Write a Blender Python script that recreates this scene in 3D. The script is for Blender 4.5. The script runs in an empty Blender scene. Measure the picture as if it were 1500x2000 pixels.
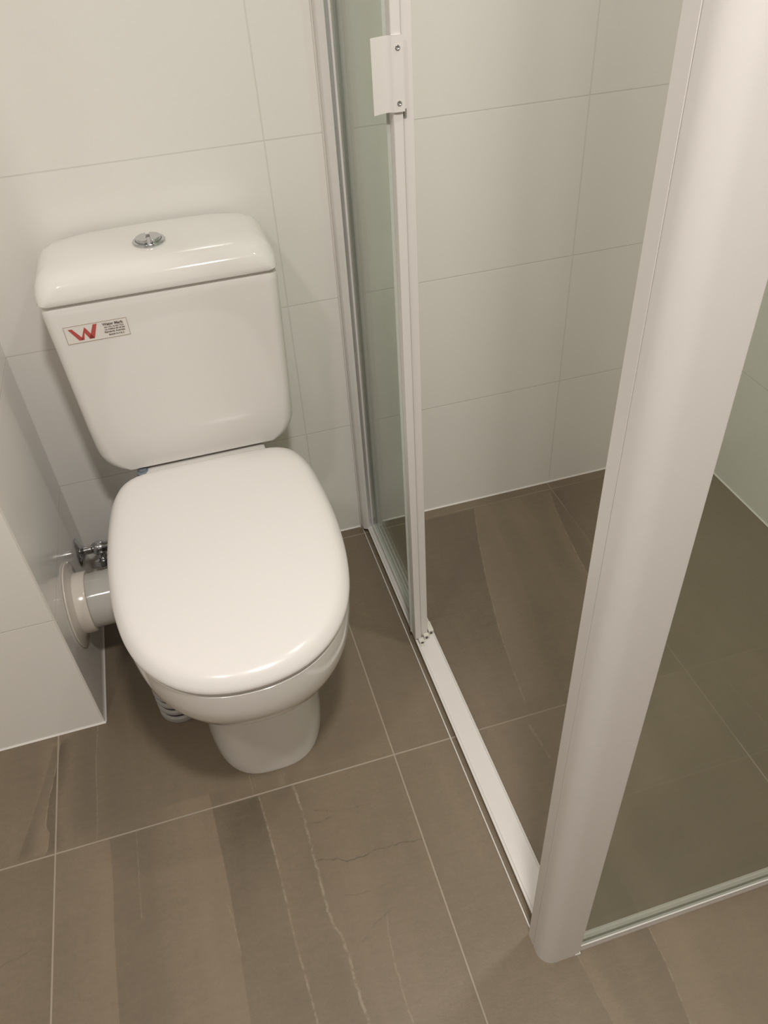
import bpy, bmesh, math
from mathutils import Matrix, Vector
C = bpy.context.scene.collection
SC = bpy.context.scene

# ------------------------------------------------------------------ camera, world, lamps, exposure
cam_data = bpy.data.cameras.new('camera'); cam_data.lens = 27.595; cam_data.sensor_width = 36
cam_data.sensor_fit = 'AUTO'; cam_data.clip_start = .02
cam = bpy.data.objects.new('camera', cam_data); C.objects.link(cam)
cam.matrix_world = Matrix(((0.95756039, 0.22389392, -0.18152030, 0.159952881),
                           (-0.28330150, 0.61509538, -0.73579748, -1.40700105),
                           (-0.05308828, 0.75599549, 0.65242046, 1.27458230), (0, 0, 0, 1)))
SC.camera = cam
SC.view_settings.view_transform = 'Standard'; SC.view_settings.look = 'None'
SC.view_settings.gamma = 1; SC.view_settings.use_curve_mapping = False
SC.view_settings.exposure = 0.02
w = bpy.data.worlds.new('world'); SC.world = w; w.use_nodes = True
w.node_tree.nodes['Background'].inputs[0].default_value = (1, .93, .84, 1)
w.node_tree.nodes['Background'].inputs[1].default_value = .05
LAMP_COL = (1.0, .965, .92)
MAIN_W, FILL_W, SHOWER_W = 17.3, 6.6, 6.0
LAMPS = [((.29, -1.38, 2.06), .13, MAIN_W, 'white light hanging on a short stem above the space before the toilet'),
         ((-.52, -1.45, 2.392), .16, FILL_W, 'added fill light, round and white, above the wall recess left of the toilet'),  # added fill to lift the upper left of the back wall
         ((.95, -.78, 2.392), .12, SHOWER_W, 'added round white fill light brightening the shower')]  # added to brighten the shower walls, no lamp known there

# ------------------------------------------------------------------ helpers
def obj(name, bm, mat, parent=None, smooth=False, label=None, bevel=0, bseg=3):
    bmesh.ops.recalc_face_normals(bm, faces=bm.faces)
    me = bpy.data.meshes.new(name); bm.to_mesh(me); bm.free()
    me.materials.append(mat)
    o = bpy.data.objects.new(name, me); C.objects.link(o)
    if parent: o.parent = parent
    if smooth:
        for p in me.polygons: p.use_smooth = True
        me.set_sharp_from_angle(angle=math.radians(40))
    if bevel:
        m = o.modifiers.new('bevel', 'BEVEL'); m.width = bevel; m.segments = bseg; m.limit_method = 'ANGLE'
        for p in me.polygons: p.use_smooth = True
        me.set_sharp_from_angle(angle=math.radians(180))
        m.harden_normals = True
    if label: o['label'] = label
    return o
def thing(name, label, cat, loc=(0, 0, 0)):
    o = bpy.data.objects.new(name, None); C.objects.link(o); o.location = loc
    o['label'] = label; o['category'] = cat; o.empty_display_size = .05
    return o
def keep(o, parent):            # geometry is written in room coordinates; undo the parent's offset
    o.parent = parent; o.matrix_parent_inverse = Matrix.Translation(-parent_world(parent))
    return o
def parent_world(p):
    v = Vector((0, 0, 0))
    while p is not None:
        if p.type == 'EMPTY': v += p.location
        p = p.parent
    return v
def part(name, bm, mat, parent, **k):
    o = obj(name, bm, mat, None, **k)
    root = parent
    o.parent = parent
    o.matrix_parent_inverse = Matrix.Identity(4) if parent.type == 'MESH' else Matrix.Translation(-parent.location)
    return o
def struct(name, bm, mat, **k):
    o = obj(name, bm, mat, **k); o['kind'] = 'structure'; return o
def box(bm, a, b):
    x0, y0, z0 = a; x1, y1, z1 = b
    v = [bm.verts.new(p) for p in ((x0,y0,z0),(x1,y0,z0),(x1,y1,z0),(x0,y1,z0),(x0,y0,z1),(x1,y0,z1),(x1,y1,z1),(x0,y1,z1))]
    for f in ((0,3,2,1),(4,5,6,7),(0,1,5,4),(1,2,6,5),(2,3,7,6),(3,0,4,7)): bm.faces.new([v[i] for i in f])
    return bm
def BOX(a, b): return box(bmesh.new(), a, b)
def loft(bm, rings, cap0=True, cap1=True, closed=True):
    R = [[bm.verts.new(p) for p in r] for r in rings]
    n = len(R[0])
    for a, b in zip(R, R[1:]):
        for i in range(n if closed else n - 1):
            j = (i + 1) % n
            bm.faces.new((a[i], a[j], b[j], b[i]))
    if cap0: bm.faces.new(R[0][::-1])
    if cap1: bm.faces.new(R[-1])
    return bm
def frame_for(d):
    d = Vector(d).normalized(); u = d.orthogonal().normalized(); return d, u, d.cross(u)
def lathe(bm, base, axis, prof, n=40):     # prof: (distance along axis, radius)
    d, u, v = frame_for(axis); base = Vector(base)
    loft(bm, [[base + d * h + (u * math.cos(2*math.pi*i/n) + v * math.sin(2*math.pi*i/n)) * max(r, 1e-5)
               for i in range(n)] for h, r in prof]); return bm
def smooth_path(pts, k=8):
    P = [Vector(p) for p in pts]; out = []
    for i in range(len(P) - 1):
        a = P[max(i-1, 0)]; b = P[i]; c = P[i+1]; d = P[min(i+2, len(P)-1)]
        for s in range(k):
            t = s / k
            out.append(.5*((2*b) + (c-a)*t + (2*a-5*b+4*c-d)*t*t + (3*b-a-3*c+d)*t**3))
    out.append(P[-1]); return out
def tube(bm, pts, r, n=16, ribs=None):
    P = smooth_path(pts, 10); rings = []; u = None
    for i, p in enumerate(P):
        t = (P[min(i+1, len(P)-1)] - P[max(i-1, 0)]).normalized()
        u = t.orthogonal().normalized() if u is None else (u - t * u.dot(t)).normalized()
        v = t.cross(u); rr = r if not ribs else r * (1 + ribs * (i % 2))
        rings.append([p + (u*math.cos(2*math.pi*k/n) + v*math.sin(2*math.pi*k/n))*rr for k in range(n)])
    return loft(bm, rings)
def rrect(cx, cy, hx, hy, r, z, n=10, ry=None):
    pts = []; 
    for sx, sy, a0 in ((1, 1, 0), (-1, 1, 90), (-1, -1, 180), (1, -1, 270)):
        for i in range(n + 1):
            a = math.radians(a0 + 90 * i / n)
            pts.append((cx + sx*(hx-r) + r*math.cos(a), cy + sy*(hy-r) + r*math.sin(a), z))
    return pts
def prism_z(bm, poly, z0, z1): return loft(bm, [[(x, y, z0) for x, y in poly], [(x, y, z1) for x, y in poly]])

# ------------------------------------------------------------------ materials
def mat(name):
    m = bpy.data.materials.new(name); m.use_nodes = True; return m, m.node_tree, m.node_tree.nodes['Principled BSDF']
def simple(name, col, rough=.4, metal=0, spec=.5, coat=0, noise=0, nscale=30, bump=0):
    m, t, b = mat(name)
    b.inputs['Base Color'].default_value = (*col, 1); b.inputs['Roughness'].default_value = rough
    b.inputs['Metallic'].default_value = metal; b.inputs['Specular IOR Level'].default_value = spec
    b.inputs['Coat Weight'].default_value = coat; b.inputs['Coat Roughness'].default_value = .05
    g = t.nodes.new('ShaderNodeNewGeometry'); n = t.nodes.new('ShaderNodeTexNoise'); n.inputs['Scale'].default_value = nscale
    t.links.new(g.outputs['Position'], n.inputs['Vector'])
    mx = t.nodes.new('ShaderNodeMix'); mx.data_type = 'RGBA'
    mx.inputs[6].default_value = (*[c*(1-noise) for c in col], 1); mx.inputs[7].default_value = (*col, 1)
    t.links.new(n.outputs[0], mx.inputs[0]); t.links.new(mx.outputs[2], b.inputs['Base Color'])
    if bump:
        bp = t.nodes.new('ShaderNodeBump'); bp.inputs['Strength'].default_value = bump; bp.inputs['Distance'].default_value = .001
        t.links.new(n.outputs[0], bp.inputs['Height']); t.links.new(bp.outputs[0], b.inputs['Normal'])
    return m
class NB:                                    # small node-math builder
    def __init__(s, t): s.t = t
    def _in(s, sock, v):
        if hasattr(v, 'is_output'): s.t.links.new(v, sock)
        else: sock.default_value = v
    def m(s, op, a, b=0.0, c=0.0, clamp=False):
        n = s.t.nodes.new('ShaderNodeMath'); n.operation = op; n.use_clamp = clamp
        s._in(n.inputs[0], a); s._in(n.inputs[1], b); s._in(n.inputs[2], c); return n.outputs[0]
    def ss(s, v, a, b, to0=0.0, to1=1.0):    # smoothstep between a and b
        n = s.t.nodes.new('ShaderNodeMapRange'); n.interpolation_type = 'SMOOTHSTEP'
        s._in(n.inputs[0], v); n.inputs[1].default_value = a; n.inputs[2].default_value = b
        n.inputs[3].default_value = to0; n.inputs[4].default_value = to1; return n.outputs[0]
    def vec(s, x, y, z=0.0):
        n = s.t.nodes.new('ShaderNodeCombineXYZ'); s._in(n.inputs[0], x); s._in(n.inputs[1], y); s._in(n.inputs[2], z); return n.outputs[0]
    def noise(s, v, scale, detail=2, rough=.5):
        n = s.t.nodes.new('ShaderNodeTexNoise'); s._in(n.inputs['Vector'], v); n.inputs['Scale'].default_value = scale
        n.inputs['Detail'].default_value = detail; n.inputs['Roughness'].default_value = rough; return n.outputs[0]
    def mix(s, f, a, b):
        n = s.t.nodes.new('ShaderNodeMix'); n.data_type = 'RGBA'
        s._in(n.inputs[0], f); s._in(n.inputs[6], a); s._in(n.inputs[7], b); return n.outputs[2]
def xyz(t):
    g = t.nodes.new('ShaderNodeNewGeometry'); s = t.nodes.new('ShaderNodeSeparateXYZ')
    t.links.new(g.outputs['Position'], s.inputs[0]); return g.outputs['Position'], s.outputs[0], s.outputs[1], s.outputs[2]
def grid(nb, v, off, pitch, half):           # 1 on a joint line
    f = nb.m('FRACT', nb.m('DIVIDE', nb.m('SUBTRACT', v, off), pitch))
    d = nb.m('MULTIPLY', nb.m('MINIMUM', f, nb.m('SUBTRACT', 1.0, f)), pitch)
    return nb.ss(d, half, half + .0008, 1, 0)
def wall_mat(name, axis, off, bead=True):
    m, t, b = mat(name); nb = NB(t); P, x, y, z = xyz(t); h = x if axis == 'x' else y
    gr = nb.m('MAXIMUM', grid(nb, h, off, .6, .0008), grid(nb, z, .297, .3, .0008))
    gr = nb.m('MULTIPLY', gr, nb.ss(z, .005, .02))
    tone = nb.noise(P, 1.3, 1)
    tile = nb.mix(tone, (.85, .82, .775, 1), (.875, .845, .80, 1))
    col = nb.mix(nb.m('MULTIPLY', gr, .30), tile, (.53, .50, .45, 1))
    if bead: col = nb.mix(nb.ss(z, .0048, .0058, 1, 0), col, (.88, .85, .80, 1))
    t.links.new(col, b.inputs['Base Color'])
    b.inputs['Roughness'].default_value = .13; b.inputs['Specular IOR Level'].default_value = .5
    bp = t.nodes.new('ShaderNodeBump'); bp.inputs['Strength'].default_value = .5; bp.inputs['Distance'].default_value = .0006
    hgt = nb.m('ADD', nb.m('MULTIPLY', gr, -1.0), nb.m('MULTIPLY', nb.noise(P, 9, 2), .9))
    t.links.new(hgt, bp.inputs['Height']); t.links.new(bp.outputs[0], b.inputs['Normal'])
    return m
def floor_mat():
    m, t, b = mat('stone look floor tile'); nb = NB(t); P, x, y, z = xyz(t)
    fx = nb.m('DIVIDE', nb.m('ADD', x, .261), .6); fy = nb.m('DIVIDE', nb.m('ADD', y, .6284), .6)
    ix = nb.m('FLOOR', fx); iy = nb.m('FLOOR', fy)
    seed = nb.m('ADD', nb.m('MULTIPLY', ix, 7.31), nb.m('MULTIPLY', iy, 3.77))
    wob = nb.m('MULTIPLY', nb.m('SUBTRACT', nb.noise(nb.vec(nb.m('MULTIPLY', y, 3.0), seed), 1, 3), .5), .03)
    xs = nb.m('ADD', x, wob)
    st = nb.noise(nb.vec(nb.m('MULTIPLY', xs, 9.0), nb.m('MULTIPLY', y, .8), seed), 1, 3, .55)
    st2 = nb.noise(nb.vec(nb.m('MULTIPLY', xs, 45.0), nb.m('MULTIPLY', y, 2.0), seed), 1, 2)
    cloud = nb.noise(P, 5, 4, .6); fine = nb.noise(P, 160, 3, .7); grain = nb.noise(nb.vec(nb.m('MULTIPLY', x, .35), y, seed), 90, 3, .7)
    B = nb.m('ADD', .86, nb.m('MULTIPLY', nb.m('SUBTRACT', st, .5), .44))
    B = nb.m('ADD', B, nb.m('MULTIPLY', nb.m('SUBTRACT', st2, .5), .12))
    B = nb.m('ADD', B, nb.m('MULTIPLY', nb.m('SUBTRACT', cloud, .5), .34))
    B = nb.m('ADD', B, nb.m('MULTIPLY', nb.m('SUBTRACT', fine, .5), .30))
    B = nb.m('ADD', B, nb.m('MULTIPLY', nb.m('SUBTRACT', grain, .5), .22))
    V = None; D = None
    def curve(u, pts, fade=.004):                      # pts (u, v) -> v(u) as a float curve
        us = [p[0] for p in pts]; vs = [p[1] for p in pts]; u0, u1 = min(us), max(us); v0, v1 = min(vs) - .002, max(vs) + .002
        mr = nb.m('DIVIDE', nb.m('SUBTRACT', u, u0), u1 - u0)
        fc = t.nodes.new('ShaderNodeFloatCurve'); cv = fc.mapping.curves[0]
        q = sorted(((a-u0)/(u1-u0), (c-v0)/(v1-v0)) for a, c in pts)
        cv.points[0].location = q[0]; cv.points[1].location = q[-1]
        for a in q[1:-1]: cv.points.new(*a)
        fc.mapping.update(); nb._in(fc.inputs['Value'], nb.m('MINIMUM', nb.m('MAXIMUM', mr, 0.0), 1.0))
        v = nb.m('ADD', nb.m('MULTIPLY', fc.outputs[0], v1 - v0), v0)
        inside = nb.m('MULTIPLY', nb.ss(u, u0 - .004, u0 + fade), nb.ss(u, u1 - .004, u1 + .006, 1, 0))
        return v, inside
    def line(pts, wd, s, jit=.004, along='y'):
        u, v = (y, x) if along == 'y' else (x, y)
        if along == 'y': pts = [(b_, a_) for a_, b_ in pts]
        c, ins = curve(u, pts)
        j = nb.m('MULTIPLY', nb.m('SUBTRACT', nb.noise(nb.vec(u, 3.0), 45, 3, .6), .5), jit)
        d = nb.m('ABSOLUTE', nb.m('SUBTRACT', v, nb.m('ADD', c, j)))
        brk = nb.ss(nb.noise(nb.vec(u, v), 55, 4, .7), .38, .60, .12, 1)
        return nb.m('MULTIPLY', nb.m('MULTIPLY', nb.m('MULTIPLY', nb.ss(d, wd*.15, wd, 1, 0), ins), brk), s * .85)
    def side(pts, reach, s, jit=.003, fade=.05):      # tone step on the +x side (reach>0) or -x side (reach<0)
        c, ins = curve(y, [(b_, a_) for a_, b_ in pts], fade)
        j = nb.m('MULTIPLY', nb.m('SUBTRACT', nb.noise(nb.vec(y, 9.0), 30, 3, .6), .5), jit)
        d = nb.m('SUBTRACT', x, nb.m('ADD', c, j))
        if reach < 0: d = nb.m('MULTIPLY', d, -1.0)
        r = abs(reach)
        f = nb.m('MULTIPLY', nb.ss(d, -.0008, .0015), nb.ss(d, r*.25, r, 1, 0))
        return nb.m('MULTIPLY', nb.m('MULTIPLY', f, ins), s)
    V1 = [(.087,-.631),(.094,-.717),(.098,-.791),(.101,-.882),(.106,-.95),(.110,-1.03),(.112,-1.2)]
    V2 = [(.150,-.632),(.156,-.719),(.157,-.765),(.161,-.869),(.174,-.928),(.175,-.986),(.180,-1.029),(.185,-1.2)]
    E1 = [(-.172,-.631),(-.168,-.705),(-.168,-.796),(-.165,-.914),(-.16,-1.2)]
    E2 = [(.003,-.60),(.010,-.699),(.015,-.789),(.019,-1.10)]
    J = [(-.257,-.40),(-.267,-.478),(-.276,-.53),(-.278,-.568),(-.273,-.59),(-.285,-.626)]
    DK = [(-.270,-.41),(-.293,-.512),(-.326,-.627)]
    K = [(-.188,-.05),(-.188,-.389),(-.192,-.481),(-.191,-.545),(-.193,-.627)]
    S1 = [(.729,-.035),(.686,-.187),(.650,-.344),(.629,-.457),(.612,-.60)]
    S2 = [(.930,-.04),(.912,-.12),(.900,-.195),(.885,-.314),(.87,-.45)]
    S3 = [(.757,-.10),(.735,-.309),(.705,-.454)]
    R1 = [(.619,-1.03),(.617,-1.083),(.608,-1.163),(.60,-1.3)]
    R2 = [(.497,-.90),(.500,-1.038),(.502,-1.082),(.507,-1.131),(.51,-1.3)]
    for a in (side(V1, -.085, -.07), side([(.087,-.631),(.094,-.717),(.098,-.84)], -.085, -.22, .003, .14), side(E1, .10, -.20), side(E1, -.05, .07), side(E2, -.13, .22, .003, .15), side([(.003,-.60),(.010,-.699),(.015,-.789),(.018,-.90)], .05, -.10, .003, .12),
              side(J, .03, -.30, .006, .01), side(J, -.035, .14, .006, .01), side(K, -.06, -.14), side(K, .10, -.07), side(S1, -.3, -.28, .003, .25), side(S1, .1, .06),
              side(S3, .06, -.1), side(R1, .14, .20), side(R1, -.05, -.08), side(R2, .035, .20), side(V2, .2, .06), side(DK, .03, -.22, .003, .02),
              side(S2, -.03, .14), side(S2, .05, -.14)):
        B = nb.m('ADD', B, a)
    L = [line(V1, .0028, .55), line(V2, .0035, .6, .012), line([(.245,-.896),(.239,-.941),(.237,-.999),(.24,-1.05)], .0022, .4, .01),
         line([(-.126,-.631),(-.126,-.719),(-.125,-.786)], .0018, .3), line([(.008,-.80),(.015,-.84),(.018,-.886)], .0016, .45),
         line(K, .0013, .5), line([(.077,-.585),(.079,-.627)], .0015, .35), line([(.083,-.585),(.086,-.627)], .0012, .3),
         line(J, .0014, .45, .006), line(S1, .003, .3, .006), line(S2, .003, .45, .01), line(R1, .002, .5, .008), line(R2, .002, .3),
         line([(.135,-.60),(.13,-.625)], .012, .3), line([(.597,-.641),(.605,-.723)], .004, .35),
         line([(.93,-.31),(1.0,-.45),(1.0,-.60)], .002, .2, .01), line([(.996,-.65),(1.0,-.70),(1.012,-.80)], .002, .3, .01)]
    DKL = [line([(.161,-.776),(.190,-.783),(.219,-.792),(.272,-.789),(.338,-.795)], .0022, .55, .014, 'x'),
           line([(.174,-.687),(.232,-.704),(.269,-.706)], .002, .4, .012, 'x'), line([(.165,-.71),(.18,-.712),(.2,-.708)], .003, .4, .01, 'x'),
           line([(.19,-.845),(.24,-.85),(.28,-.84)], .0018, .3, .014, 'x'), line([(.20,-.92),(.225,-.90),(.25,-.89)], .0018, .35, .014, 'x'),
           line([(-.4,-.79),(-.33,-.785),(-.29,-.775)], .002, .3, .012, 'x')]
    # tiny pits beside the pale veins
    pit = nb.ss(nb.noise(P, 190, 1), .70, .74)
    near = nb.m('MAXIMUM', line([(a+.003, c) for a, c in V1], .005, 1, .002), line([(a+.003, c) for a, c in V2], .006, 1, .01))
    lv = L[0]
    for a in L[1:]: lv = nb.m('MAXIMUM', lv, a)
    dv = DKL[0]
    for a in DKL[1:]: dv = nb.m('MAXIMUM', dv, a)
    dv = nb.m('MAXIMUM', dv, nb.m('MULTIPLY', nb.m('MULTIPLY', pit, near), .8))
    sv = t.nodes.new('ShaderNodeVectorMath'); sv.operation = 'SCALE'; sv.inputs[0].default_value = FLOOR_COL
    t.links.new(B, sv.inputs['Scale'])
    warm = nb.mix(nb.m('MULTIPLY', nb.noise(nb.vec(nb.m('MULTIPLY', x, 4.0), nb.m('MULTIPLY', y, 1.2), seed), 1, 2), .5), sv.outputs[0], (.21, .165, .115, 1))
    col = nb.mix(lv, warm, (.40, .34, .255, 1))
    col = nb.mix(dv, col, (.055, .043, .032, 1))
    g = nb.m('MAXIMUM', grid(nb, x, -.261, .6, .0010), grid(nb, y, -.6284, .6, .0010))
    dirty = nb.m('MULTIPLY', nb.ss(x, .47, .49), nb.ss(y, -1.0, -.98)); dim = nb.ss(nb.noise(P, 4, 2), .45, .62, .12, .55)
    g = nb.m('MULTIPLY', g, nb.m('SUBTRACT', 1.0, nb.m('MULTIPLY', dirty, nb.m('SUBTRACT', 1.0, dim))))   # worn grout inside the shower
    col = nb.mix(g, col, (.36, .30, .235, 1))
    t.links.new(col, b.inputs['Base Color'])
    b.inputs['Roughness'].default_value = .36
    t.links.new(nb.m('ADD', .34, nb.m('MULTIPLY', cloud, .14)), b.inputs['Roughness'])
    bp = t.nodes.new('ShaderNodeBump'); bp.inputs['Strength'].default_value = .5; bp.inputs['Distance'].default_value = .0008
    h = nb.m('SUBTRACT', nb.m('MULTIPLY', nb.m('ADD', fine, grain), .4), nb.m('ADD', g, nb.m('MULTIPLY', dv, .8)))
    t.links.new(h, bp.inputs['Height']); t.links.new(bp.outputs[0], b.inputs['Normal'])
    return m
def glass_mat(name, tint, haze, hazecol):
    m = bpy.data.materials.new(name); m.use_nodes = True; t = m.node_tree; t.nodes.clear()
    out = t.nodes.new('ShaderNodeOutputMaterial'); tr = t.nodes.new('ShaderNodeBsdfTransparent'); tr.inputs[0].default_value = (*tint, 1)
    df = t.nodes.new('ShaderNodeBsdfDiffuse'); df.inputs[0].default_value = (*hazecol, 1)
    gl = t.nodes.new('ShaderNodeBsdfGlossy'); gl.inputs['Roughness'].default_value = .02
    lw = t.nodes.new('ShaderNodeLayerWeight'); lw.inputs[0].default_value = .5; nb = NB(t)
    fres = nb.m('ADD', nb.m('MULTIPLY', nb.m('POWER', lw.outputs['Facing'], 5.0), .9), .035)
    g = t.nodes.new('ShaderNodeNewGeometry'); n = t.nodes.new('ShaderNodeTexNoise'); n.inputs['Scale'].default_value = 6
    t.links.new(g.outputs['Position'], n.inputs['Vector'])
    mm = t.nodes.new('ShaderNodeMath'); mm.operation = 'MULTIPLY'; mm.inputs[1].default_value = haze * 2; t.links.new(n.outputs[0], mm.inputs[0])
    m1 = t.nodes.new('ShaderNodeMixShader'); m2 = t.nodes.new('ShaderNodeMixShader')
    t.links.new(mm.outputs[0], m1.inputs[0]); t.links.new(tr.outputs[0], m1.inputs[1]); t.links.new(df.outputs[0], m1.inputs[2])
    t.links.new(fres, m2.inputs[0]); t.links.new(m1.outputs[0], m2.inputs[1]); t.links.new(gl.outputs[0], m2.inputs[2])
    t.links.new(m2.outputs[0], out.inputs[0]); return m

FLOOR_COL = (.232, .180, .123)
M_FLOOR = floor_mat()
M_WALLX = wall_mat('white wall tile', 'x', .3456)
M_WALLN = wall_mat('white return wall tile', 'x', -.1733 - .002)
M_WALLY = wall_mat('white side wall tile', 'y', -.3825 + .6)
M_CEIL = simple('ceiling paint', (.84, .82, .79), .7, noise=.02)
M_CER = simple('glazed ceramic', (.80, .77, .735), .10, spec=.5, coat=.3, noise=.015, nscale=4)
M_SEAT = simple('moulded seat plastic', (.80, .765, .735), .22, spec=.5, noise=.01, nscale=5)
M_CHROME = simple('chrome', (.62, .63, .65), .14, metal=1, noise=.05)
M_ALU = simple('white powder coated aluminium', (.755, .72, .69), .34, noise=.03, nscale=60)
M_ALU_BR = simple('bright anodised aluminium', (.74, .75, .78), .24, metal=.75, noise=.04)
M_GROOVE = simple('painted groove shade', (.25, .235, .21), .6, noise=.05)  # shade inside the groove and slot put into the colour
M_PVC = simple('cream plastic pipe', (.70, .64, .57), .16, noise=.04)
M_PVC2 = simple('shade dulled grey white pipe', (.50, .48, .44), .10, noise=.04)  # grey white plastic, its colour darkened for the lid's shadow
M_GREYPL = simple('blue grey plastic', (.20, .225, .26), .35, noise=.1)
M_RUB = simple('dark rubber', (.06, .055, .065), .5, noise=.1)
M_RED = simple('red print', (.50, .085, .075), .5, noise=.05)
M_INK = simple('dark print', (.15, .10, .09), .5, noise=.05)
M_PAPER = simple('clear sticker film', (.78, .74, .69), .35, noise=.01)
M_GLASS = glass_mat('green tinted glass', (.935, .96, .925), .02, (.60, .66, .58))
M_GLASS2 = glass_mat('hazy door glass', (.955, .98, .95), .06, (.66, .71, .63))
M_GEDGE = simple('glass edge', (.56, .585, .53), .15, noise=.05)
M_TRIM = simple('metal tile trim', (.75, .73, .70), .3, metal=.3, noise=.03)
M_SIL = simple('white silicone', (.78, .745, .70), .4, noise=.02)

# ------------------------------------------------------------------ room shell
XL, YC, XR, XW, YB, ZC = -.1733, -.3825, 1.3501, -1.45, -3.2, 2.4
struct('floor', BOX((XW-.1, YB-.1, -.08), (XR+.1, .1, 0)), M_FLOOR)
struct('wall_back', BOX((XL, 0, 0), (XR+.1, .1, ZC)), M_WALLX)
bm = bmesh.new(); box(bm, (XW-.1, YC, 0), (XL, .1, ZC))
nib = struct('wall_left', bm, M_WALLN); nib.data.materials.append(M_WALLY)
for p in nib.data.polygons:
    if abs(p.normal.x) > .9: p.material_index = 1
struct('wall_right', BOX((XR, YB, 0), (XR+.1, 0, ZC)), M_WALLY)
struct('wall_far_left', BOX((XW-.1, YB, 0), (XW, YC, ZC)), M_WALLY)
struct('wall_front', BOX((XW-.1, YB-.1, 0), (XR+.1, YB, ZC)), M_WALLX)
struct('ceiling', BOX((XW-.1, YB-.1, ZC), (XR+.1, .1, ZC+.1)), M_CEIL)
struct('trim_1', BOX((.4475, -.985, 0), (.4495, -.001, .0022)), M_TRIM)          # tile trim beside the shower sill

# silicone bead run along the foot of each wall
def bead(name, p, q, nx, ny, s=.003):
    bm = bmesh.new(); loft(bm, [[(a, b, .0002), (a + nx*s, b + ny*s, .0002), (a, b, s)] for a, b in (p, q)]); struct(name, bm, M_SIL)
bead('trim_2', (XL, -.0002), (.4465, -.0002), 0, -1); bead('trim_3', (.5010, -.0002), (XR, -.0002), 0, -1)
bead('trim_4', (XL+.0002, YC), (XL+.0002, 0), 1, 0); bead('trim_5', (XW, YC-.0002), (XL+.002, YC-.0002), 0, -1)
bead('trim_6', (XR-.0002, -1.008), (XR-.0002, 0), -1, 0)

# ------------------------------------------------------------------ main lamp and added fill lamps (above the frame)
for loc, dia, watt, txt in LAMPS:
    L = thing('main_or_fill_light', txt, 'light', loc)
    r = dia/2
    bm = bmesh.new(); lathe(bm, loc, (0, 0, 1), [(-.004, r+.002), (-.006, r+.018), (.0, r+.022), (.008, r+.022), (.008, r+.002)]); part('rim', bm, M_CEIL, L, smooth=True)
    if loc[2] < 2.3:
        bm = bmesh.new(); lathe(bm, (loc[0], loc[1], loc[2]+.008), (0, 0, 1), [(0, r*.8), (.01, r*.8), (.012, .012), (2.385-loc[2]-.008, .012), (2.386-loc[2]-.008, .04), (2.3995-loc[2]-.008, .04)]); part('stem', bm, M_CEIL, L, smooth=True)
    ld = bpy.data.lights.new('lamp', 'AREA'); ld.shape = 'DISK'; ld.size = dia; ld.energy = watt; ld.color = LAMP_COL
    lo = bpy.data.objects.new('lamp', ld); C.objects.link(lo); lo.parent = L; lo.location = (0, 0, -.008)

# ------------------------------------------------------------------ toilet
TX = .1325
TO = thing('toilet', 'white close-coupled toilet with lid closed and boxy tank against the back wall', 'toilet', (TX, -.35, 0))
half = [(0,-.200),(.05,-.200),(.095,-.201),(.135,-.209),(.160,-.230),(.175,-.270),(.183,-.335),(.1865,-.41),(.1845,-.48),
        (.178,-.54),(.1655,-.597),(.145,-.645),(.114,-.685),(.078,-.711),(.040,-.724),(0,-.728)]
def outline(N=120):
    full = [(a, b) for a, b in half] + [(-a, b) for a, b in half[-2:0:-1]]
    P = [Vector((a, b, 0)) for a, b in full]; n = len(P); out = []
    for i in range(n):
        a, b, c, d = P[(i-1) % n], P[i], P[(i+1) % n], P[(i+2) % n]
        for s in range(12):
            t = s/12; out.append(.5*((2*b)+(c-a)*t+(2*a-5*b+4*c-d)*t*t+(3*b-a-3*c+d)*t**3))
    # resample by angle around (0,-.45)
    yc = -.45; res = []
    ang = [math.atan2(p.y-yc, p.x) for p in out]
    for k in range(N):
        th = -math.pi + 2*math.pi*(k+.5)/N; best = None
        dvec = Vector((math.cos(th), math.sin(th)))
        for i in range(len(out)):
            p, q = out[i], out[(i+1) % len(out)]
            e = Vector((q.x-p.x, q.y-p.y)); den = dvec.x*e.y - dvec.y*e.x
            if abs(den) < 1e-12: continue
            px, py = p.x, p.y-yc
            tt = (px*e.y - py*e.x)/den; uu = (px*dvec.y - py*dvec.x)/den
            if tt > 0 and -1e-6 <= uu <= 1+1e-6: best = tt; break
        res.append((dvec.x*best, yc + dvec.y*best))
    return res
OUT = outline(); NO = len(OUT)
def off_ring(d, z, dome=0):                 # outline drawn in by d metres
    r = []
    for i in range(NO):
        a, b = OUT[i-1], OUT[(i+1) % NO]; tx, ty = b[0]-a[0], b[1]-a[1]; l = math.hypot(tx, ty)
        nx, ny = -ty/l, tx/l
        r.append((TX + OUT[i][0] + nx*d, OUT[i][1] + ny*d, z))
    return r
def scl_ring(s, d, z):
    r = off_ring(d, z); cy = -.46
    return [(TX + (p[0]-TX)*s, cy + (p[1]-cy)*s, p[2]) for p in r]
def sup_ring(hw, yf, yr, n, z):
    yc = (yf+yr)/2; a = (yr-yf)/2; r = []
    for k in range(NO):
        th = -math.pi + 2*math.pi*(k+.5)/NO; c, s = math.cos(th), math.sin(th)
        # superellipse by angle
        rad = (abs(c/hw)**n + abs(s/a)**n)**(-1/n); r.append((TX + c*rad, yc + s*rad, z))
    return r
def lean(r, top=.44):                       # lid rises very slightly to the hinge
    return r
bm = bmesh.new()
def ft(hw, yf, yr, n, z):                   # foot sits a little left of the bowl's middle line
    return [(x - .004, y, z_) for x, y, z_ in sup_ring(hw, yf, yr, n, z)]
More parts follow.
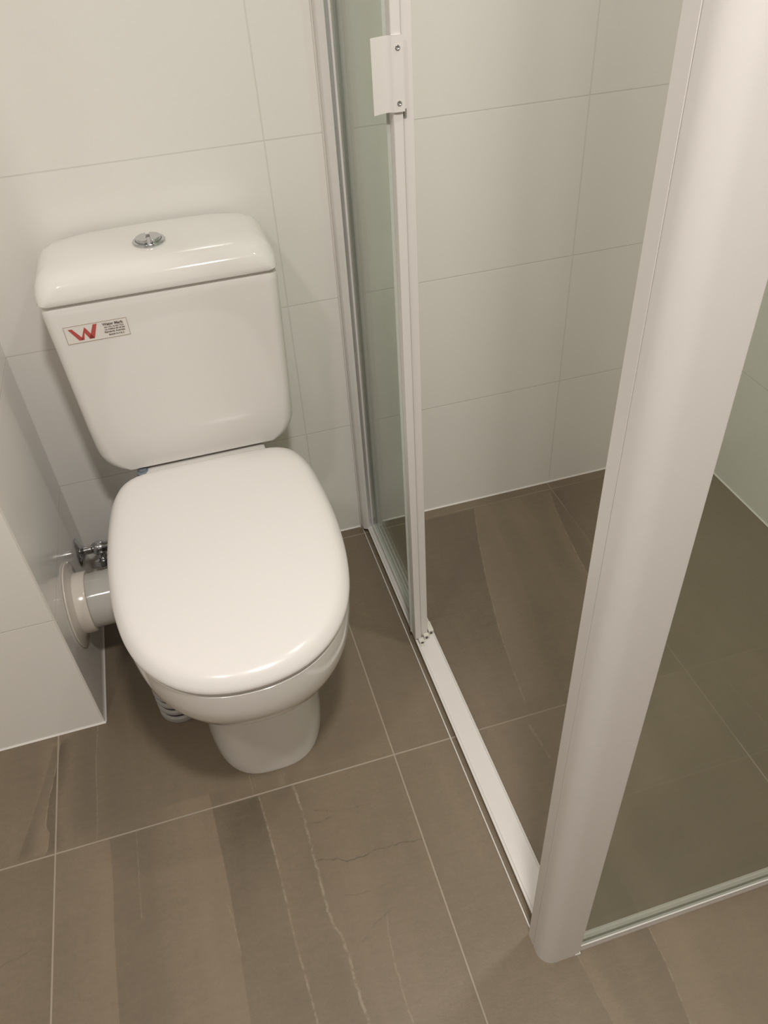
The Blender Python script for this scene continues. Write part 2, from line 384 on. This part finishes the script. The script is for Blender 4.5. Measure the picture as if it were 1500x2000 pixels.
loft(bm, [ft(.112,-.590,-.11,2.9,0), ft(.1125,-.591,-.11,2.9,.004), ft(.111,-.590,-.11,2.9,.03), ft(.107,-.589,-.12,2.8,.10), ft(.105,-.591,-.13,2.8,.16),
          ft(.107,-.597,-.15,2.7,.190), ft(.113,-.610,-.17,2.6,.212), sup_ring(.124,-.632,-.18,2.5,.232), sup_ring(.139,-.656,-.19,2.4,.252), sup_ring(.153,-.677,-.20,2.35,.273),
          sup_ring(.166,-.695,-.20,2.3,.297), sup_ring(.175,-.707,-.20,2.3,.320), off_ring(.007,.345),
          off_ring(.004,.368), off_ring(.003,.392), off_ring(.0035,.4045), off_ring(.0065,.4062), off_ring(.05,.4062)])
def deck(z, hx, y0, y1, r): return rrect(TX-.004, (y0+y1)/2, hx, (y1-y0)/2, r, z)
loft(bm, [deck(.05,.085,-.26,-.06,.03), deck(.30,.095,-.27,-.045,.03), deck(.36,.108,-.27,-.03,.03), deck(.398,.114,-.27,-.03,.03), deck(.4075,.113,-.268,-.032,.03), deck(.4100,.108,-.262,-.036,.028)])
pan = part('bowl', bm, M_CER, TO, smooth=True)
bm = bmesh.new()
loft(bm, [off_ring(.012,.4063), off_ring(.006,.4066), off_ring(.0048,.4080), off_ring(.0048,.4118), off_ring(.007,.4130)]); part('seat', bm, M_SEAT, TO, smooth=True)
bm = bmesh.new()
loft(bm, [off_ring(.008,.4132), off_ring(.002,.4138), off_ring(.0003,.4155), off_ring(0,.418), off_ring(.001,.422), off_ring(.0035,.426), off_ring(.008,.4325),
          off_ring(.0145,.4375), off_ring(.023,.4405), off_ring(.035,.4425), scl_ring(.72,0,.4440), scl_ring(.5,0,.4452), scl_ring(.25,0,.4458), scl_ring(.02,0,.446)])
part('seat_lid', bm, M_SEAT, TO, smooth=True)
# tank
KX = .128
def tk(z, hx, yf, r, cx=KX): return rrect(cx, (yf-.012)/2, hx, (-.012-yf)/2, r, z, 12)
bm = bmesh.new(); rings = []
def hwz(z): return .181 + (z-.50)*.025
def yfz(z): return -.170 - (z-.47)*.045
for dz, dh in ((0, .055), (.0015, .044), (.004, .036), (.008, .028), (.014, .020), (.022, .012), (.032, .006), (.045, .0015), (.06, 0)):
    e = max(0, .010 - dz*1.2) if dz < .008 else 0
    rings.append(tk(.411+dz, hwz(.411+dz)-dh, -.170+e, .022, .127))
for z, i in ((.52,0), (.60,0), (.68,0), (.735,0), (.744,.001), (.749,.003), (.7515,.006)): rings.append(tk(z, hwz(z)-i, yfz(z)+i, .017, .127))
loft(bm, rings); tank = part('tank', bm, M_CER, TO, smooth=True)
bm = bmesh.new()
loft(bm, [tk(.7535,.183,-.182,.014,.127), tk(.7540,.1868,-.186,.016,.127), tk(.756,.1880,-.1872,.017,.127), tk(.763,.1883,-.1872,.021,.127), tk(.771,.1875,-.186,.028,.127), tk(.780,.1845,-.183,.036,.127), tk(.787,.1795,-.177,.038,.127),
          tk(.7925,.172,-.168,.038,.127), tk(.7955,.160,-.153,.036,.127), tk(.7975,.12,-.130,.03,.127), tk(.7985,.04,-.11,.02,.127)])
part('tank_lid', bm, M_CER, TO, smooth=True)
# flush button
bx, by, bz = .1245, -.100, .7975
bm = bmesh.new(); lathe(bm, (bx, by, bz), (0, 0, 1), [(0, .0262), (.0035, .0265), (.005, .0255), (.0052, .0215), (.003, .0205)], 48)
fb = part('flush_button', bm, M_CHROME, TO, smooth=True)
for s in (-1, 1):
    bm = bmesh.new(); poly = []
    a0 = -84 if s > 0 else 96
    poly = [(bx + s*.0006 + .0195*math.cos(math.radians(a0 + 168*i/24)), by + .0195*math.sin(math.radians(a0 + 168*i/24))) for i in range(25)]
    cx_ = sum(p[0] for p in poly)/25
    loft(bm, [[(x, y, bz+.002) for x, y in poly], [(x, y, bz+.0085) for x, y in poly], [(cx_+(x-cx_)*.93, by+(y-by)*.93, bz+.0098) for x, y in poly]])
    part('push_half', bm, M_CHROME, fb, smooth=True)
# sticker on the tank front: sits on the sloping face
def face_y(z): return -.170 - (z-.47)*.045
def fp(x, z, d=.0): return (x, face_y(z) - d, z)
def sheet(bm, pts, d): 
    a = [bm.verts.new(fp(x, z, d)) for x, z in pts]; b_ = [bm.verts.new(fp(x, z, d-.0003)) for x, z in pts]
    bm.faces.new(a); bm.faces.new(b_[::-1])
    for i in range(len(pts)): bm.faces.new((a[i], a[i-1], b_[i-1], b_[i]))
SX0, SX1, SZ0, SZ1 = -.035, .063, .686, .7165
bm = bmesh.new(); sheet(bm, [(SX0,SZ0),(SX1,SZ0),(SX1,SZ1),(SX0,SZ1)], .0004)
stk = part('sticker', bm, M_PAPER, TO, label='small rectangular label with a red W mark')
bm = bmesh.new(); t_ = .0006
for q in ([(SX0,SZ0),(SX1,SZ0),(SX1,SZ0+t_),(SX0,SZ0+t_)], [(SX0,SZ1-t_),(SX1,SZ1-t_),(SX1,SZ1),(SX0,SZ1)],
          [(SX0,SZ0+t_),(SX0+t_,SZ0+t_),(SX0+t_,SZ1-t_),(SX0,SZ1-t_)], [(SX1-t_,SZ0+t_),(SX1,SZ0+t_),(SX1,SZ1-t_),(SX1-t_,SZ1-t_)]): sheet(bm, q, .0007)
part('border', bm, simple('brown border print', (.36, .27, .18), .5, noise=.05), stk)
bm = bmesh.new()
for q in ([(-.0285,.7115),(-.0225,.7115),(-.0085,.6905),(-.0165,.6905)],
          [(-.0135,.6905),(-.0085,.6905),(-.0055,.7020),(-.0035,.7115)],
          [(-.0035,.7115),(-.0005,.7070),(.0075,.6905),(.0000,.6905),(-.0058,.7035)],
          [(.0000,.6905),(.0075,.6905),(.0165,.7140),(.0105,.7140),(.0015,.6950)]): sheet(bm, q, .0008)
part('logo', bm, M_RED, stk)
def text(body, x, z, size, m, parent, bold=0):
    cu = bpy.data.curves.new('lettering', 'FONT'); cu.body = body; cu.size = size; cu.extrude = .00015; cu.offset = bold
    o = bpy.data.objects.new('tmp', cu); C.objects.link(o)
    dg = bpy.context.evaluated_depsgraph_get(); me = bpy.data.meshes.new_from_object(o.evaluated_get(dg))
    bpy.data.objects.remove(o)
    for v in me.vertices: v.co = fp(x + v.co.x, z + v.co.y, .0008 + v.co.z)
    me.materials.clear(); me.materials.append(m); me.name = 'lettering'
    q = bpy.data.objects.new('lettering', me); C.objects.link(q); q.parent = parent
text('Water Mark', .0245, .7085, .0062, M_INK, stk, .00016)
text('AS1172.1 & AS1172.2', .0260, .7042, .0034, M_INK, stk, .00004)
text('Lic WMKA 00120 SAI', .0260, .7000, .0035, M_INK, stk, .00004)
text('Standards Australia', .0245, .6957, .0041, M_INK, stk, .00005)
text('MADE IN P.R.C', .0300, .6905, .0037, M_INK, stk, .00004)
# wing nut under the tank and small water fitting
bm = bmesh.new(); lathe(bm, (.014, -.168, .383), (0, 0, 1), [(0, .004), (.001, .009), (.010, .0105), (.014, .012), (.026, .012), (.028, .007), (.031, .007)], 24)
part('tank_bolt', bm, M_GREYPL, TO, smooth=True, label='blue grey plastic nut under the tank')

# ------------------------------------------------------------------ waste pipe into the left wall
PY, PZ = -.243, .192
WP = thing('waste_pipe', 'cream plastic waste pipe with round wall flange left of the toilet', 'pipe', (XL, PY, PZ))
bm = bmesh.new(); lathe(bm, (XL+.0005, PY, PZ), (1, 0, 0), [(0, .083), (.0015, .084), (.003, .0835), (.0045, .079), (.006, .066), (.010, .061)], 64)
part('flange', bm, M_PVC, WP, smooth=True)
bm = bmesh.new(); lathe(bm, (XL+.006, PY, PZ), (1, 0, 0), [(0, .0585), (.001, .0595), (.024, .0595), (.0265, .058), (.027, .0545)], 64)
part('collar', bm, M_PVC, WP, smooth=True)
bm = bmesh.new(); lathe(bm, (XL+.004, PY, PZ), (1, 0, 0), [(0, .053), (.10, .053), (.14, .053), (.17, .053), (.186, .050)], 64)
part('pipe', bm, M_PVC2, WP, smooth=True)
bm = bmesh.new(); lathe(bm, (XL+.082, PY, PZ), (1, 0, 0), [(0, .056), (.002, .062), (.012, .063), (.016, .058), (.022, .058), (.026, .063), (.034, .063), (.036, .056)], 64)
part('rubber_seal', bm, M_GREYPL, WP, smooth=True, label='blue grey rubber seal ring')

# ribbed connector low beside the foot
bm = bmesh.new(); prof = [(0, .040), (.004, .042)]
for k in range(4):
    h = .008 + k*.020; prof += [(h, .042), (h+.006, .042), (h+.009, .037), (h+.017, .037)]
prof += [(.088, .042), (.090, .038)]
lathe(bm, (-.025, -.392, 0), (0, 0, 1), prof, 48); RC = part('pan_connector', bm, simple('shade darkened connector plastic', (.42, .40, .38), .5, noise=.05), TO, smooth=True, label='white ribbed plastic fitting on the floor beside the foot')  # plastic colour greyed for the shadow under the bowl
bm = bmesh.new()
for k in range(4): lathe(bm, (-.025, -.392, .0175 + k*.020), (0, 0, 1), [(0, .0365), (0, .0382), (.005, .0382), (.005, .0365)], 48)
part('rubber_ring', bm, M_RUB, RC)

# ------------------------------------------------------------------ stop tap on the left wall
SX, SY, SZ = XL, -.070, .174
ST = thing('stop_tap', 'chrome water stop tap with round wall plate behind the toilet', 'tap', (SX, SY, SZ))
bm = bmesh.new(); lathe(bm, (SX+.0005, SY, SZ), (1, 0, 0), [(0, .030), (.0015, .0305), (.004, .0285), (.008, .018), (.012, .011)], 40); part('wall_plate', bm, M_CHROME, ST, smooth=True)
bm = bmesh.new(); lathe(bm, (SX+.008, SY, SZ), (1, 0, 0), [(0, .009), (.020, .009), (.024, .0125), (.030, .015), (.044, .015), (.048, .012), (.062, .012), (.066, .010), (.085, .010)], 32)
lathe(bm, (SX+.045, SY, SZ), (0, -.5, -.85), [(0, .009), (.022, .009), (.026, .006)], 24); part('valve_body', bm, M_CHROME, ST, smooth=True)
bm = bmesh.new(); lathe(bm, (SX+.045, SY-.0125, SZ-.0213), (0, -.5, -.85), [(0, .012), (.003, .0185), (.012, .0185), (.015, .014)], 24); part('handle', bm, M_CHROME, ST, smooth=True)
HS = bmesh.new(); tube(HS, [(SX+.085, SY, SZ), (-.055, -.068, .176), (-.030, -.072, .20), (-.006, -.085, .28), (.004, -.11, .36), (.006, -.135, .411)], .0055, 12)
part('water_hose', HS, simple('braided hose', (.45, .46, .47), .35, metal=.7, noise=.4, nscale=400), TO, smooth=True)

# ------------------------------------------------------------------ shower enclosure
HT = 1.90
SH = thing('shower_screen', 'white framed glass shower screen with sliding door standing right of the toilet', 'shower screen', (.475, -.5, 0))
# sill along the door side: extruded profile (x, z)
prof = [(.4600,0),(.4600,.0105),(.4570,.0115),(.4570,.0150),(.4605,.0158),(.4625,.0130),(.4965,.0130),(.4980,.0150),(.4995,.0150),(.5005,.0130),(.5005,0)]
bm = bmesh.new(); loft(bm, [[(x, -.002, z) for x, z in prof], [(x, -.99, z) for x, z in prof]]); part('sill', bm, M_ALU, SH)
# corner post
pp = [(.5015,-.9850),(.4445,-.9850),(.4430,-.9865),(.4430,-1.0025),(.4442,-1.0030),(.4442,-1.0038),(.4428,-1.0043)]
for cx, cy, rr, a0 in ((.4428+.022, -1.0345+.022, .022, 180), (.5030-.0015, -1.0345+.0015, .0015, 270)):
    for i in range(9):
        a = math.radians(a0 + 90*i/8); pp.append((cx + rr*math.cos(a), cy + rr*math.sin(a)))
pp.append((.5030,-.9865))
bm = bmesh.new(); prism_z(bm, pp, 0, HT); part('corner_post', bm, M_ALU, SH, smooth=True)
# wall jamb
bm = bmesh.new()
for poly in ([(.4470,-.001),(.4470,-.022),(.4490,-.026),(.4560,-.030),(.4610,-.030),(.4610,-.001)], [(.4680,-.001),(.4680,-.029),(.4710,-.031),(.4725,-.029),(.4725,-.001)],
             [(.4840,-.001),(.4840,-.031),(.4860,-.031),(.4860,-.001)]):
    prism_z(bm, poly, .012, HT)
jamb = part('wall_jamb', bm, M_ALU, SH)
bm = bmesh.new(); box(bm, (.4611, -.0245, .012), (.4679, -.001, HT)); box(bm, (.4727, -.0200, .012), (.4838, -.001, HT)); part('jamb_channel', bm, M_ALU_BR, jamb, label='grey shiny channel of the jamb')
bm = bmesh.new(); box(bm, (.4448, -.006, 0), (.4469, -.0005, HT)); part('silicone_bead', bm, M_SIL, jamb)
# fixed inner panel beside the wall
FX = .4805
bm = bmesh.new(); box(bm, (.4708, -.392, .016), (.4852, -.3802, HT)); inner = part('fixed_panel_stile', bm, M_ALU, SH, bevel=.0015)
bm = bmesh.new(); box(bm, (FX-.0022, -.3800, .024), (FX+.0022, -.0225, HT-.02)); part('glass_pane', bm, M_GLASS2, inner)
bm = bmesh.new(); box(bm, (FX-.0025, -.380, .0135), (FX+.004, -.032, .024)); part('bottom_rail', bm, M_ALU, inner)
# sliding door pushed back against the wall
DX = .4735
bm = bmesh.new(); box(bm, (.4565, -.398, .018), (.4692, -.380, HT-.03)); door = part('sliding_door', bm, M_ALU, SH, bevel=.0015)
bm = bmesh.new(); box(bm, (DX-.0022, -.3795, .026), (DX+.0022, -.034, HT-.035)); part('glass_pane', bm, M_GLASS2, door)
bm = bmesh.new(); box(bm, (.4518, -.381, .026), (.4562, -.3795, HT-.035)); part('seal_strip', bm, M_GEDGE, door, label='pale green glazing strip')
bm = bmesh.new(); box(bm, (DX-.005, -.3795, .0165), (DX+.0035, -.033, .0265)); part('bottom_rail', bm, M_GEDGE, door)
bm = bmesh.new(); box(bm, (.4693, -.3905, .018), (.4707, -.3840, HT-.03)); part('groove_shade', bm, M_GROOVE, door, label='thin strip coloured dark as the shade of the groove between the stiles')  # dark strip stands in for the groove's shade
# handle: curved flap plus screw plate, extruded vertically
hz0, hz1 = 1.016, 1.098
ctr = [(.4705,-.4010),(.4640,-.4015),(.4570,-.4010),(.4545,-.3990),(.4510,-.3975),(.4450,-.3985),(.4380,-.4010),(.4300,-.4045)]
th = .0014; poly = [(x, y) for x, y in ctr] + [(x + .0002, y + th) for x, y in ctr[::-1]]
bm = bmesh.new(); prism_z(bm, poly, hz0, hz1)
hd = part('door_handle', bm, M_ALU, door, smooth=True)
bm = bmesh.new(); box(bm, (.4560, -.4008, hz0), (.4705, -.3975, hz1)); part('handle_plate', bm, M_ALU, door)
for z in (hz1-.0125, hz0+.010):
    bm = bmesh.new(); lathe(bm, (.4635, -.4012, z), (0, -1, 0), [(0, .0030), (.0010, .0030), (.0014, .0022), (.0006, .0013), (.0004, .0005)], 20)
    part('screw', bm, M_CHROME, door, smooth=True)
bm = bmesh.new(); box(bm, (.4710, -.3940, hz0-.0085), (.4745, -.3900, hz0+.001)); part('latch_slot', bm, M_GROOVE, door)
# guide blocks at the foot of the stiles
bm = bmesh.new(); box(bm, (.4625, -.4085, .013), (.4735, -.398, .0195)); box(bm, (.4745, -.4005, .013), (.4860, -.392, .024)); box(bm, (.4875, -.392, .013), (.4985, -.366, .026)); box(bm, (.4630, -.4160, .0128), (.4720, -.4085, .0145))
gd = part('door_guide', bm, simple('cream guide plastic', (.72, .69, .60), .4, noise=.05), SH, bevel=.0008, label='small cream plastic guides at the foot of the door')
bm = bmesh.new()
for p in ((.4680, -.4088, .0165), (.4800, -.4010, .019), (.4925, -.3925, .020)): lathe(bm, p, (0, -1, 0), [(0, .0028), (.0006, .0028), (.0007, .0015)], 16)
part('guide_hole', bm, M_RUB, gd)
# front fixed panel: bottom channel, pane
bm = bmesh.new(); box(bm, (.5030, -1.0315, 0), (XR-.001, -1.0105, .0080)); box(bm, (.5030, -1.0315, .0080), (XR-.001, -1.0292, .0185)); box(bm, (.5030, -1.0235, .0080), (XR-.001, -1.0215, .0185)); front = part('bottom_channel', bm, M_ALU, SH, bevel=.0007)
bm = bmesh.new(); box(bm, (.5025, -1.0290, .0085), (XR-.012, -1.0240, HT-.02)); part('glass_pane', bm, M_GLASS, front)
bm = bmesh.new(); box(bm, (.4960, -1.030, .0), (.5045, -1.0352, .0032)); part('post_foot_clip', bm, M_SIL, SH)
bm = bmesh.new(); box(bm, (XR-.028, -1.032, .013), (XR-.001, -1.008, HT)); part('right_wall_jamb', bm, M_ALU, SH, bevel=.001)
bm = bmesh.new(); box(bm, (.452, -.985, HT-.03), (.498, -.001, HT)); box(bm, (.452, -1.034, HT-.02), (XR-.001, -1.006, HT+.015)); part('head_rail', bm, M_ALU, SH, bevel=.001)
